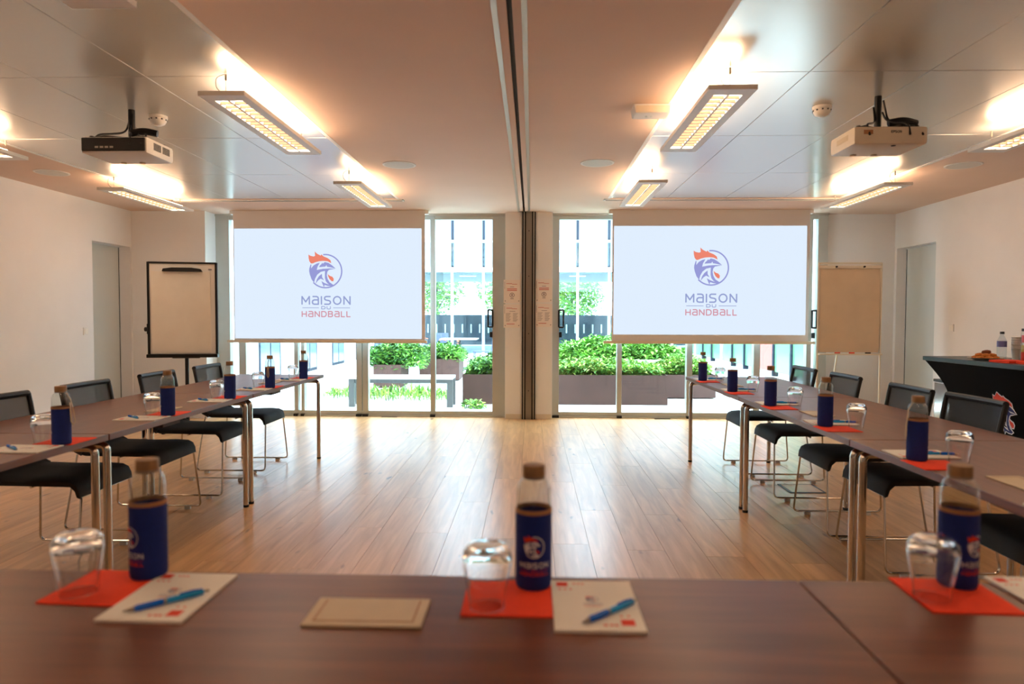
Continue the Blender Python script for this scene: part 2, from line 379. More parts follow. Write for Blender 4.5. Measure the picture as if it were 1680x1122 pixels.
# windows
def window(n,label,x0,x1,mull,thick,hand):
    wv=sempty(n,label,(0,0,0)); yf,yb=YW,YW+.08
    fr=[('sill_rail',x0,x1,0,.07),('head_rail',x0,x1,2.46,2.51)]
    for nm,a,b,z0,z1 in fr: MB().box(a,b,yf,yb,z0,z1).build(nm,ALU,wv,bevel=.003)
    MB().box(x0,x1,yf-.03,yf,0,.018).build('threshold',ALUL,wv)
    xs=[]
    for a,b in mull:
        MB().box(a,b,yf-.005,yb+.01,.018,2.505).build('mullion',ALU,wv,bevel=.003); xs.append((a,b))
        if n and (b-a)<.12: MB().box(a-.002,b+.002,yf-.035,yf-.005,.0,.03).build('floor_stop',BLACK,wv)
    for (a,b),(c,d) in zip(xs[:-1],xs[1:]):
        MB().box(b,c,yf+.035,yf+.045,.07,2.46).build('pane',GLASS,wv)
    for hx,s in hand:
        h=MB().tube(fillet([(hx,yf-.02,1.34),(hx+s*.055,yf-.02,1.34),(hx+s*.055,yf-.02,1.13),(hx,yf-.02,1.13),(hx,yf-.02,1.34)],.008),.012,8).build('pull_handle',BLACK,wv,smooth=True)
        MB().box(min(hx,hx+s*.035),max(hx,hx+s*.035),yf-.03,yf-.006,1.0,1.07).build('lock',BLACK,wv,bevel=.004)
    return wv
window('window_1','aluminium framed glazing behind the left screen',WXL,-.33,[(WXL,-3.80),(-3.69,-3.60),(-2.99,-2.94),(-2.90,-2.86),(-2.20,-2.13),(-2.12,-2.05),(-1.265,-1.205),(-.49,-.33)],None,[(-.488,-1)])
window('window_2','aluminium framed glazing behind the right screen',.25,WXR,[(.25,.34),(1.06,1.12),(1.92,1.99),(2.74,2.82),(3.38,3.44),(3.50,WXR)],None,[(.338,1),(3.437,1)])

# ------------------------------------------------------------------ projection screens
def screen(side,x0,x1,ix0,ix1,zb,iz0,iz1,bar0,bar1,lc,ls):
    t=thing('projection_screen','pulled down projection screen showing the rooster logo, on the %s'%side,'screen',((x0+x1)/2,8.2,0))
    ox=(x0+x1)/2; y=0
    MB().box(x0-ox,x1-ox,-.002,.002,zb+.02,ZC-.005).build('screen_fabric',SCRW,t)
    MB().box(ix0-ox,ix1-ox,-.0045,-.002,iz0,iz1).build('projected_image',SCRI,t)
    MB().box(bar0-ox,bar1-ox,-.014,.014,zb-.012,zb+.022).build('bottom_bar',CREAM,t,bevel=.004)
    MB().box(x0-ox-.04,x1-ox+.04,.0025,.06,ZC-.045,ZC).build('roller_case',WHITE,t)
    k=ls*.0855
    print_mesh(LOGO,'logo_print',[SCRR,SCRN,SCRB,SCRT],t,lambda u,v:(lc[0]-ox+u*k,-.0058,lc[1]+v*k))
screen('left',-3.615,-1.285,-3.605,-1.325,.945,.985,2.312,-3.70,-1.26,(-2.492,1.80),1.0)
screen('right',.956,3.28,.975,3.245,.95,1.048,2.338,.86,3.36,(2.126,1.842),1.02)

# ------------------------------------------------------------------ ceiling lights
def make_light():
    t=thing('ceiling_light','x','light',(0,0,0)); W_,L_=.245,1.30; H_=.024; h=ZC-2.40
    m=MB(); s=.118  # louvre half-width opening
    m.box(-W_/2,-.074,-L_/2,L_/2,0,H_); m.box(.074,W_/2,-L_/2,L_/2,0,H_)
    m.box(-.074,.074,-L_/2,-L_/2+.09,0,H_); m.box(-.074,.074,L_/2-.09,L_/2,0,H_); m.box(-.006,.006,-L_/2+.09,L_/2-.09,0,H_)
    m.build('housing',WHITE,t)
    MB().box(-.074,.074,-L_/2+.09,L_/2-.09,H_-.004,H_+.004).build('diffuser',LDN,t)
    lv=MB()
    n=17
    for k in range(1,n):
        y=-L_/2+.09+k*(L_-.18)/n
        for sx in (-1,1): lv.prism([(y-.006,.001),(y+.006,.001),(y+.001,.018),(y-.001,.018)],min(sx*.004,sx*.074),max(sx*.004,sx*.074),axis=0)
    lv.build('louvre',LOUV,t)['kind']='stuff'
    MB().box(-.06,.06,-L_/2+.12,L_/2-.12,H_+.006,H_+.022).build('uplight',LUP,t)
    for sy in (-1,1):
        MB().tube([(0,sy*(L_/2-.06),H_),(0,sy*(L_/2-.06),h)],.0015,6).build('suspension_wire',STEEL,t)
        MB().cyl(0,sy*(L_/2-.06),h-.035,h,.006,8).build('gripper',STEEL,t)
    MB().tube(fillet([(-.01,-L_/2+.06,H_),(-.05,-L_/2+.05,H_+.03),(-.05,-L_/2+.05,h-.02),(-.008,-L_/2+.06,h)],.04),.002,6).build('power_cord',DGREY,t)
    return t
proto=make_light()
LS=[(-1.62,4.20,'left of the rail, second from the window'),(-1.60,6.56,'left of the rail, nearest the window'),(-1.60,1.90,'overhead at the top left edge'),
    (-3.84,6.80,'near left wall, nearest the window'),(-3.84,4.33,'near left wall, cut by the picture edge'),
    (1.01,4.16,'right of the rail, second from the window'),(1.03,6.54,'right of the rail, nearest the window'),
    (3.16,6.68,'near right wall, nearest the window'),(3.14,4.22,'near right wall, cut by the picture edge'),(1.03,1.72,'overhead, right of the rail, nearest the viewpoint'),
    (-3.84,1.90,'by the left wall, outside the picture'),(3.14,1.80,'by the right wall, outside the picture'),(-1.60,-.5,'behind the viewpoint, left of the rail'),(1.03,-.6,'behind the viewpoint, right of the rail')]
for i,(x,y,l) in enumerate(LS):
    lab='white louvred pendant light '+l
    if i==0: proto.location=(x,y,2.40); proto['label']=lab; proto['group']='louvred pendant lights'
    else: dup(proto,(x,y,2.40),0,lab,'louvred pendant lights')
# speakers, smoke detectors, exit light
for i,(x,y,l) in enumerate(((-1.118,5.76,'left of the rail'),(.538,5.72,'right of the rail'),(-4.285,6.02,'by the left wall'),(3.60,5.86,'by the right wall'))):
    t=thing('ceiling_speaker','round flush ceiling speaker '+l,'speaker',(x,y,ZC),0,'ceiling speakers')
    MB().lathe([(.14,0),(.14,-.004),(.132,-.007),(.125,-.005)],32).build('bezel',WHITE,t,smooth=True)
    MB().lathe([(.0,-.0065),(.124,-.0058)],32).build('grille',pmat('speaker_grille',(205,205,200),.6,noise=.1,scale=400),t)
for x,y,l in ((-2.40,4.36,'beside the left projector'),(1.758,4.25,'beside the right projector')):
    t=thing('smoke_detector','round white smoke detector on ceiling '+l,'smoke detector',(x,y,ZC+.004),0,'smoke detectors')
    MB().lathe([(.056,0),(.056,-.016),(.05,-.02)],24).build('base',WHITE,t,smooth=True)
    MB().lathe([(.05,-.02),(.05,-.032),(.040,-.05),(.022,-.06),(0,-.06)],24).build('sensor_head',WHITE,t,smooth=True)
    v=MB()
    for k in range(10): 
        a=2*PI*k/10; v.box(.0502*math.cos(a)-.004,.0502*math.cos(a)+.004,.0502*math.sin(a)-.004,.0502*math.sin(a)+.004,-.030,-.022)
    v.build('vents',DGREY,t)
t=thing('emergency_light','small white emergency light box on the ceiling right of rail','light',(.72,4.22,ZC))
MB().prism([(-.115,0),(.115,0),(.105,-.055),(-.105,-.055)],-.07,.07).build('case',WHITE,t,bevel=.006)
MB().box(-.10,.10,-.0715,-.069,-.05,-.012).build('diffuser',CREAM,t)
for x in (-.03,.0): MB().lathe([(.008,-.055),(.007,-.062),(0,-.064)],12,(x,0,0)).build('lens',GLASS,t)
# ------------------------------------------------------------------ projectors
def projector(x,y,zb,label,dark):
    t=thing('projector',label,'projector',(x,y,zb)); w_,d,h=.405,.31,.10
    body=MB().box(-w_/2,w_/2,-d/2,d/2,0,h).build('body',CREAM if not dark else WHITE,t,smooth=True,bevel=.02)
    hh=ZC-zb
    MB().box(-.05,.05,-.03,.07,h,h+.02).build('mount_plate',BLACKM,t,bevel=.004)
    MB().cyl(.01,.02,h+.02,hh,.02,12).build('mount_pole',BLACKM,t,smooth=True)
    for sx,sy in ((-1,-1),(1,-1),(-1,1),(1,1)):
        MB().tube([(sx*.16,sy*.11,h+.002),(sx*.10,sy*.07,h+.022),(0.01,.02,h+.03)],.006,6).build('mount_arm',BLACKM,t)
        MB().lathe([(.012,h),(.012,h+.012)],10,(sx*.16,sy*.11,0)).build('screw_foot',BLACK,t)
    for k,(a,b) in enumerate((((.03,.0,hh-.03),(.17,-.09,h+.03)),((-.01,.03,hh-.06),(-.12,-.12,h+.02)),((.02,-.01,hh-.1),(.1,-.14,h+.02)))):
        MB().tube(fillet([a,(a[0]*1.4,a[1]-.03,h+.06),(b[0]*.6,b[1]*.6,h+.035),b,(b[0],-d/2-.006,h*.5)],.04),.006,6).build('cable',BLACK,t,smooth=True)
    MB().tube(fillet([(.04,-.04,h+.045),(.12,-.05,h+.06),(.2,-.03,h+.045)],.05),.021,8).build('power_pack',BLACK,t,smooth=True)
    if dark:
        MB().box(-w_/2+.008,w_/2-.012,-d/2-.004,-d/2+.01,.012,h-.008).build('connector_panel',BLACK,t,bevel=.006)
        c=MB()
        for k in range(4): c.box(-.11+k*.03,-.09+k*.03,-d/2-.0065,-d/2-.003,.03,.04)
        c.build('port',STEEL,t)
        v=MB()
        for k in range(2):
            for q in range(6): v.box(w_/2-.002,w_/2+.0015,-.08+k*.10+q*.014,-.08+k*.10+q*.014+.009,.035,.078)
        v.build('vent_grille',DGREY,t)
    else:
        MB().box(-.15,-.10,-d/2-.0015,-d/2+.001,.055,.078).build('sensor_window',TAN,t)
        print_mesh([text2d('EPSON',.0,.055,.062,.074,.0028)],'name_print',[DGREY],t,lambda u,v:(u,-d/2-.0012,v))
        MB().lathe([(.012,-.003),(.012,0)],12,(.03,-.12,0)).build('foot',BLACK,t)
        MB().box(-w_/2-.0015,-w_/2+.001,-.08,.06,.04,.07).build('vent_grille',BEIGE,t)
    for sx in (-.09,.03): MB().lathe([(.016,-.008),(.018,0)],10,(sx,.10,0)).build('foot',BEIGE,t)
    MB().lathe([(.045,d/2-.01),(.045,d/2+.012),(.036,d/2+.014),(.03,d/2)],20,(.09,0,.05),axis=1).build('lens',BLACK,t,smooth=True)
projector(-2.50,4.20,2.225,'ceiling projector with black connector side facing the room, on the left',True)
projector(1.985,4.03,2.215,'cream ceiling projector with rounded case, on the right',False)

# ------------------------------------------------------------------ tables
def make_table(L_,name='meeting_table',boxes=True):
    t=thing(name,'x','table'); D=.75
    MB().box(-L_/2+.001,L_/2-.001,-D/2,D/2,.712,.74).build('tabletop',WALNUT,t,bevel=.003)
    for s in (-1,1):
        x=s*(L_/2-.038)
        lf=MB().tube(fillet([(x,-D/2+.038,.012),(x,-D/2+.038,.685),(x,D/2-.038,.685),(x,D/2-.038,.012)],.03,5),.0165,12).build('leg_frame',CHROME,t,smooth=True)
        for sy in (-1,1): MB().cyl(x,sy*(D/2-.038),0,.016,.0175,12).build('foot_cap',BLACK,lf)
        for sy in (-1,1): MB().box(x-.03,x+.03,sy*.24-.05,sy*.24+.05,.700,.712).build('bracket',BLACKM,t)
    MB().box(-L_/2+.06,L_/2-.06,-.02,.02,.672,.711).build('under_rail',STEEL,t,bevel=.003)
    f=MB().box(-.10,.10,.14,.25,.74,.7445).build('cable_flap',BEIGE,t,bevel=.0015)
    MB().box(-.085,.085,.155,.158,.7445,.7451).build('flap_edge',TAN,f); MB().box(-.085,-.082,.155,.24,.7445,.7451).build('flap_edge',TAN,f); MB().box(.082,.085,.155,.24,.7445,.7451).build('flap_edge',TAN,f)
    MB().box(-.09,.09,.15,.24,.655,.711).build('cable_box',pmat('cable_box',(70,48,42),.6),t,bevel=.003)
    return t
tA=make_table(1.53)
Lx=-1.834-.375; Rx=1.34+.375
LY=[5.966-.765-1.535*k for k in range(3)]; RY=[5.966-.765-1.535*k for k in range(3)]
on=['nearest the window','second from the window','third from the window']
tables=[(Lx,y,-PI/2,'walnut topped meeting table in the left row, '+on[i]) for i,y in enumerate(LY)]+[(Rx,y,PI/2,'walnut topped meeting table in the right row, '+on[i]) for i,y in enumerate(RY)]
for i,(x,y,r,l) in enumerate(tables):
    if i==0: tA.location=(x,y,0); tA.rotation_euler=(0,0,r); tA['label']=l; tA['group']='meeting tables'
    else: dup(tA,(x,y,0),r,l,'meeting tables')
tB=make_table(1.60); YF=1.332
tB.location=(.52-.8,YF-.375,0); tB['label']='walnut topped meeting table in the foreground, left of the seam'; tB['group']='meeting tables'
dup(tB,(.522+.8,YF-.375,0),0,'walnut topped meeting table in the foreground, right of the seam','meeting tables')
dup(tB,(.518-2.4,YF-.375,0),0,'walnut topped meeting table beyond the left corner of the foreground table','meeting tables')

# ------------------------------------------------------------------ chairs
def make_chair():
    t=thing('sled_chair','x','chair')
    # seat shell (profile x,z extruded along y, rounded in plan)
    top=[(-.235,.50),(-.215,.478),(-.17,.466),(0,.462),(.16,.466),(.225,.462),(.255,.447),(.268,.42),(.272,.385)]
    bot=[(.258,.385),(.248,.415),(.225,.436),(0,.438),(-.17,.440),(-.215,.452),(-.25,.49)]
    prof=top+bot
    m=MB(); ys=[-.215,-.205,-.10,0,.10,.205,.215]; n=len(prof)
    v=[]
    for y in ys:
        e=1 if abs(y)<.21 else .0
        for k,(x,z) in enumerate(prof): v.append((x*(1 if e else .985),y,z-(0 if e or k>=len(top) else .006)))
    fs=[]
    for i in range(len(ys)-1):
        for k in range(n): fs.append((i*n+k,i*n+(k+1)%n,(i+1)*n+(k+1)%n,(i+1)*n+k))
    fs+=[tuple(range(n)),tuple(range(len(ys)*n-1,(len(ys)-1)*n-1,-1))]
    m.add(v,fs).build('seat',BLKF,t,smooth=True)
    MB().box(.252,.266,-.205,.205,.381,.3855).build('seat_edge_strip',CHROME,t)
    # back frame
    bk=[(-.19,.455),(-.235,.48),(-.252,.56),(-.268,.66),(-.29,.78),(-.302,.835)]
    for s in (-1,1):
        w_=[.205,.21,.213,.217,.222,.222]
        MB().tube([(x,s*w_[i],z) for i,(x,z) in enumerate(bk)],[.02,.019,.016,.015,.014,.014],8).build('back_upright',BLACK,t,smooth=True)
    MB().tube([(-.302-.012*(1-(q/4)**2),q*.0555,.835) for q in range(-4,5)],.017,8).build('top_rail',BLACK,t,smooth=True)
    pn=MB(); vv=[]; ff=[]; U=6
    zs=[(-.252,.53,.20),(-.266,.65,.206),(-.288,.77,.211),(-.300,.828,.213)]
    for (x,z,hw) in zs:
        for q in range(U+1):
            yy=-hw+2*hw*q/U; vv.append((x-.012*(1-(yy/hw)**2),yy,z))
    for i in range(len(zs)-1):
        for q in range(U): a=i*(U+1)+q; ff.append((a,a+1,a+U+2,a+U+1))
    pn.add(vv,ff).build('backrest',MESHF,t,smooth=True)
    for s in (-1,1):
        pts=fillet([(.25,s*.185,.42),(.262,s*.195,.385),(.278,s*.252,.022),(-.275,s*.255,.022),(-.225,s*.20,.445)],.035,5)
        fr=MB().tube(pts,.0062,8).build('sled_frame',CHROME,t,smooth=True)
        for gx in (.19,-.19): MB().box(gx-.018,gx+.018,s*.254-.009,s*.254+.009,0,.016).build('glide',pmat('clear_glide',(215,215,215),.2),fr)
    MB().tube([(.02,-.2,.43),(.02,.2,.43)],.007,8).build('cross_bar',CHROME,t)
    return t
ch=make_chair()
CX=[(-2.40,5.60,0,'left side, nearest the window'),(-2.40,4.84,0,'left side, second from the window'),(-2.42,4.08,0,'left side, third from the window'),(-2.42,3.38,0,'left side, nearest the viewpoint'),
    (1.93,5.64,PI,'right side, nearest the window'),(1.94,4.93,PI,'right side, second from the window'),(1.95,4.11,PI,'right side, third from the window'),(1.98,3.56,PI+.03,'right side, fourth from the window'),(2.0,2.58,PI,'right side, nearest the viewpoint')]
for i,(x,y,r,l) in enumerate(CX):
    lab='black mesh backed chrome sled chair on the '+l
    if i==0: ch.location=(x,y,0); ch['label']=lab; ch['group']='sled chairs at the tables'
    else: dup(ch,(x,y,0),r,lab,'sled chairs at the tables')

# ------------------------------------------------------------------ place settings
def make_bottle(strap):
    t=thing('water_bottle','x','bottle')
    MB().lathe([(.0,.003),(.0315,.004),(.0325,.01),(.0325,.176),(.0318,.186),(.0288,.196),(.024,.2025),(.0205,.205),(.0205,.212)],28,cap=False).build('glass_body',BGLASS,t,smooth=True)
    sl=MB().lathe([(.0,.0),(.031,.0),(.0335,.004),(.0342,.012),(.0342,.142),(.0336,.1425),(.0332,.1425),(.0330,.02)],28,cap=False).build('sleeve',NAVY,t,smooth=True)
    MB().lathe([(.0328,.142),(.0346,.1422),(.0348,.146),(.0344,.150),(.0329,.150),(.0328,.142)],28,cap=False).build('sleeve_rim',TAN,t,smooth=True)
    cp=MB().lathe([(.0,.2055),(.0208,.2055),(.0213,.208),(.0213,.228),(.0202,.2306),(0,.2306)],24).build('cap',BAMBOO,t,smooth=True)
    MB().lathe([(.0214,.206),(.0217,.2075),(.0214,.21),(.021,.21)],24).build('cap_ring',STEEL,cp,smooth=True)
    k=.0083; r=.03445
    print_mesh([E_ORANGE,[],T3+T2],'sleeve_print_red',[REDP,REDP,REDP],t,lambda u,v:(r*math.sin(u*k/r),-r*math.cos(u*k/r),.083+v*k),[q*.5 for q in range(-7,8)])
    print_mesh([E_NAVY+E_RING+T1],'sleeve_print_white',[WHITEP],t,lambda u,v:(r*math.sin(u*k/r),-r*math.cos(u*k/r),.083+v*k),[q*.5 for q in range(-7,8)])
    if strap:
        MB().tube([(-b_,a_,c_) for a_,b_,c_ in [(.021,0,.204),(.036,0,.18),(.045,.006,.13),(.048,.009,.09),(.045,.003,.075),(.041,-.006,.09),(.039,-.006,.13),(.0345,0,.165)]],.0016,6,sy=2.0).build('strap',pmat('strap_cord',(196,178,150),.7),t,smooth=True)
    return t
def make_glass():
    t=thing('tumbler','x','glass')
    # standing upside down: rim below, foot on top
    out=[(.031,.0),(.0335,.02),(.0385,.05),(.0425,.075),(.0435,.088),(.041,.100),(.033,.1085),(.027,.112),(.0,.112)]
    inn=[(.0,.100),(.024,.100),(.034,.096),(.0405,.086),(.0412,.076),(.0372,.05),(.0322,.02),(.0297,.0)]
    MB().lathe(out+inn,36,closed=False).build('bowl',TUMBG,t,smooth=True,angle=60)
    o=[c for c in bpy.data.objects if c.parent==t][0]
    bm=bmesh.new(); bm.from_mesh(o.data)   # close the rim: remove end caps and bridge
    big=[f for f in bm.faces if len(f.verts)>10]; bmesh.ops.delete(bm,geom=big,context='FACES_ONLY')
    es=[e for e in bm.edges if len(e.link_faces)==1]; bmesh.ops.bridge_loops(bm,edges=es); bmesh.ops.remove_doubles(bm,verts=bm.verts,dist=1e-6)
    bmesh.ops.recalc_face_normals(bm,faces=bm.faces); bm.to_mesh(o.data); bm.free()
    for p in o.data.polygons: p.use_smooth=True
    return t
def make_napkin():
    t=thing('napkin','x','napkin'); m=MB()
    for k,(s,z) in enumerate(((.080,.0004),(.0795,.0014),(.0785,.0024))): m.box(-s,s,-s,s,z-.0004,z+.0004)
    m.build('folded_paper',RED,t,bevel=0)
    MB().box(-.079,-.077,-.079,.079,.0027,.0036).build('fold_edge',RED,t)
    return t
def make_pad():
    t=thing('notepad','x','notepad')
    MB().box(-.075,.075,-.105,.105,0,.005).build('paper_block',PAPER,t,bevel=.0006)
    q=lambda x,y,s:[(x-s,y-s),(x+s,y-s),(x+s,y+s),(x-s,y+s)]
    reds=[q(-.055,.085,.0105),q(.048,-.075,.0115)]+[q(x,.088,.0025) for x in (-.032,-.024,-.016)]+[q(x,.062,.0025) for x in (-.06,-.05,-.04)]+[q(x,-.085,.003) for x in (.01,.02,.028)]+[q(x,-.05,.0025) for x in (.04,.052)]
    k=.0048
    sc=lambda ps:[[(x*k-.004,y*k+.018) for x,y in p] for p in ps]
    print_mesh([reds+sc(E_ORANGE)+sc(T3),sc(E_NAVY+E_RING)+sc(T1+T2)],'cover_print',[REDP,pmat('print_grey_blue',(120,124,158),.6)],t,lambda u,v:(u,v,.0053))['kind']='stuff'
    return t
def make_pen():
    t=thing('pen','x','pen')
    MB().lathe([(.0006,-.072),(.003,-.062),(.0042,-.055)],12,(0,0,.0055),axis=0).build('tip',STEEL,t,smooth=True)
    MB().lathe([(.0045,-.055),(.0055,-.048),(.0055,-.012),(.0048,-.008)],12,(0,0,.0055),axis=0).build('grip',PENB,t,smooth=True)
    MB().lathe([(.005,-.008),(.005,-.004)],12,(0,0,.0055),axis=0).build('ring',STEEL,t,smooth=True)
    MB().lathe([(.0048,-.004),(.0052,.0),(.0054,.04),(.0045,.058),(.002,.060)],12,(0,0,.0055),axis=0).build('barrel',PENC,t,smooth=True)
    MB().lathe([(.0022,.06),(.0022,.068),(0,.069)],10,(0,0,.0055),axis=0).build('button',STEEL,t,smooth=True)
    MB().tube([(.056,0,.0105),(.04,0,.0125),(.018,0,.0118)],.0014,6,sy=1.8).build('clip',PENB,t)
    return t
P0=dict(bottle=make_bottle(False),bottle_s=make_bottle(True),glass=make_glass(),napkin=make_napkin(),pad=make_pad(),pen=make_pen())
first=set()
def put(kind,loc,rz,label,group):
    o=P0[kind]
    if kind not in first: first.add(kind); o.location=loc; o.rotation_euler=(0,0,rz); o['label']=label; o['group']=group; return o
    return dup(o,loc,rz,label,group)
ZT=.7401
# local frame of a setting: sitter faces local +y ; origin at the bottle
def setting(ox,oy,rot,where,bot=True,brot=0,strap=False,dg=(-.085,-.09),dn=(-.045,-.055),dp=(.105,-.085),pr=0,nr=0,pen=(.13,-.135),pang=.75,which='all'):
    c,s=math.cos(rot),math.sin(rot)
    def W(d): return (ox+d[0]*c-d[1]*s,oy+d[0]*s+d[1]*c)
    if which=='all':
        x,y=W(dn); put('napkin',(x,y,ZT),rot+nr,'folded red paper napkin '+where,'red napkins')
        put('bottle_s' if strap else 'bottle',(ox,oy,ZT+.0029),rot+brot,'glass water bottle in blue sleeve '+where,'water bottles')
        x,y=W(dg); put('glass',(x,y,ZT+(.0029)),rot,'upturned clear glass tumbler '+where,'glass tumblers')
    x,y=W(dp); put('pad',(x,y,ZT),rot+pr,'white notepad with red squares '+where,'notepads')
    if pen: x,y=W(pen); put('pen',(x,y,ZT+.0054),rot+pr+pang,'blue ballpoint pen on notepad '+where,'pens')
setting(.005,1.282,0,'on the foreground table, in the centre',brot=.03,dg=(-.082,-.098),dn=(-.046,-.056),dp=(.109,-.086),pen=(.132,-.128),pang=.74)
setting(-.751,1.305,0,'on the foreground table, at left',brot=-.62,dg=(-.083,-.087),dn=(-.046,-.058),nr=-.06,dp=(.097,-.098),pr=-.02,pen=(.112,-.135),pang=.76)
setting(.817,1.315,0,'on the foreground table, at right',brot=.45,dg=(-.083,-.062),dn=(-.037,-.050),nr=-.03,dp=(.148,-.068),pen=(.17,-.11))
wn=['nearest the window','second from the window','third from the window','fourth from the window','fifth from the window','sixth from the window']
for i,y in enumerate((5.555,4.735,3.985,3.245,2.478,1.72)):
    setting(1.385,y,PI/2,'in right row, '+wn[i],strap=(i==4),brot=(.1 if i==4 else .2),dg=(-.035,-.128),dn=(-.078,-.022),dp=(.105,-.072),pen=(.085,-.125),pang=1.45,which='pad' if i==5 else 'all')
for i,y in enumerate((5.53,4.815,4.165,3.443,2.648)):
    sp=i in (1,4,0)
    setting(-1.868,y,-PI/2,'in left row, '+wn[i],strap=sp,brot={0:.1,1:3*PI/2,4:.1}.get(i,.1),dg=(-.03,-.098),dn=(-.07,-.034),dp=(.105,-.075),pen=(.115,-.115),pang=.9)

# ------------------------------------------------------------------ flip charts
t=thing('flip_chart','black framed flip chart with clamp bar on a black stand','flip chart',(-3.79,7.32,0),R(12))
bw,z0,z1=.345,.83,1.83
MB().box(-bw,bw,.0,.018,z0,z1).build('board',WHITE,t)
for nm,a in (('side_rail',(-bw-.012,-bw+.012)),('side_rail',(bw-.012,bw+.012))): MB().box(a[0],a[1],-.012,.026,z0,z1+.008).build(nm,BLACKM,t,bevel=.004)
MB().box(-bw,bw,-.01,.026,z1-.01,z1+.01).build('top_rail',BLACKM,t,bevel=.004)
MB().box(-bw-.01,bw+.02,-.07,.02,z0-.025,z0+.012).build('pen_tray',BLACKM,t,bevel=.006)
pp=MB(); nx,nz=10,16; vv=[];ff=[]
for j in range(nz+1):
    for i in range(nx+1):
        u=i/nx; q=j/nz; x=-.315+.60*u; curl=.03*max(0,(.25-u)/.25)*(1-q)**1.0
        vv.append((x+curl*.4,-.006-curl-.003*math.sin(q*5+u*3),z0+.02+q*.885))
for j in range(nz):
    for i in range(nx): a=j*(nx+1)+i; ff.append((a,a+1,a+nx+2,a+nx+1))
pp.add(vv,ff).build('paper_sheet',FLIPP,t,smooth=True)
MB().box(-.315,.285,-.004,-.0005,z0+.02,z0+.905).build('paper_pad',FLIPP,t)
MB().prism([(-.20,.905),(-.19,.935),(-.10,.948),(.10,.948),(.19,.935),(.21,.905)],-.035,-.003).build('clamp_bar',BLACK,t,bevel=.006,loc=(0,0,z0))
MB().box(.265,.30,-.0015,0.0005,z0+.925,z0+.94).build('maker_plate',GREYP,t)
MB().cyl(.02,.05,.05,z0+.3,.02,14).build('post',BLACKM,t,smooth=True)
MB().tube([(-.12,.03,z0-.03),(.16,.03,z0-.03)],.008,8).build('cross_bar',BLACKM,t)
MB().lathe([(.02,0),(.024,-.012),(.024,-.028),(.014,-.034)],14,(-bw-.012,.0,z0+.28),axis=0).build('knob',BLACK,t,smooth=True)
MB().box(-bw-.02,-bw-.008,-.01,.02,z0+.23,z0+.34).build('knob_bracket',BLACK,t,bevel=.004)
for k in range(5):
    a=2*PI*k/5+.3; MB().tube([(.02,.05,.08),(.02+.3*math.cos(a),.05+.3*math.sin(a),.03)],[.018,.012],8).build('base_leg',BLACKM,t)
    MB().lathe([(.02,0),(.02,.03)],10,(.02+.3*math.cos(a),.05+.3*math.sin(a),0)).build('castor',BLACK,t)
t=thing('flip_chart','cream flip chart easel with blank paper tinted brown for lamp light, beside the right screen','flip chart',(3.62,7.9,0),R(-1))
z0,z1=.86,1.88; bw=.35
MB().box(-bw+.01,bw-.01,.0,.016,z0+.02,z1-.04).build('board',CREAM,t)
for s in (-1,1):
    MB().tube([(s*bw,.0,.01),(s*bw,.0,z1)],.011,8).build('leg',CREAM,t,smooth=True)
    MB().lathe([(.015,0),(.015,.02)],10,(s*bw,0,0)).build('foot',BLACK,t)
MB().tube([(0,.02,z1-.1),(0,.55,.01)],.011,8).build('leg',CREAM,t,smooth=True)
MB().box(-bw,bw,-.008,.012,z1-.02,z1+.004).build('top_rail',CREAM,t,bevel=.003)
MB().box(-bw,bw,-.012,.012,z1-.065,z1-.03).build('clamp_rail',CREAM,t,bevel=.003)
for x in (-.16,.15): MB().lathe([(.010,0),(.010,-.02)],10,(x,-.012,z1-.047),axis=1).build('hook',BLACK,t)
MB().box(-bw,bw,-.06,.012,z0-.03,z0-.012).build('pen_tray',CREAM,t,bevel=.003)
for x,m in ((-.14,REDP),(.02,REDP),(.2,BLACK)): MB().tube([(x-.03,-.035,z0-.005),(x+.03,-.035,z0-.005)],.007,8).build('marker_rest',m,t)
pp=MB(); vv=[];ff=[]
for j in range(nz+1):
    for i in range(nx+1):
        u=i/nx;q=j/nz; x=-.328+.656*u; curl=.02*max(0,(u-.8)/.2)*(1-q)
        vv.append((x-curl*.3,-.006-curl-.002*math.sin(q*6-u*2),z0+q*.95))
for j in range(nz):
    for i in range(nx): a=j*(nx+1)+i; ff.append((a,a+1,a+nx+2,a+nx+1))
BROWNLIT=pmat('brown_lit_paper',(214,194,168),.8,noise=.04,scale=5)  # brown cast of the lamp light is put into the sheet colour
pp.add(vv,ff).build('paper_sheet',BROWNLIT,t,smooth=True)
MB().box(-.328,.328,-.003,-.0005,z0,z0+.95).build('paper_pad',BROWNLIT,t)

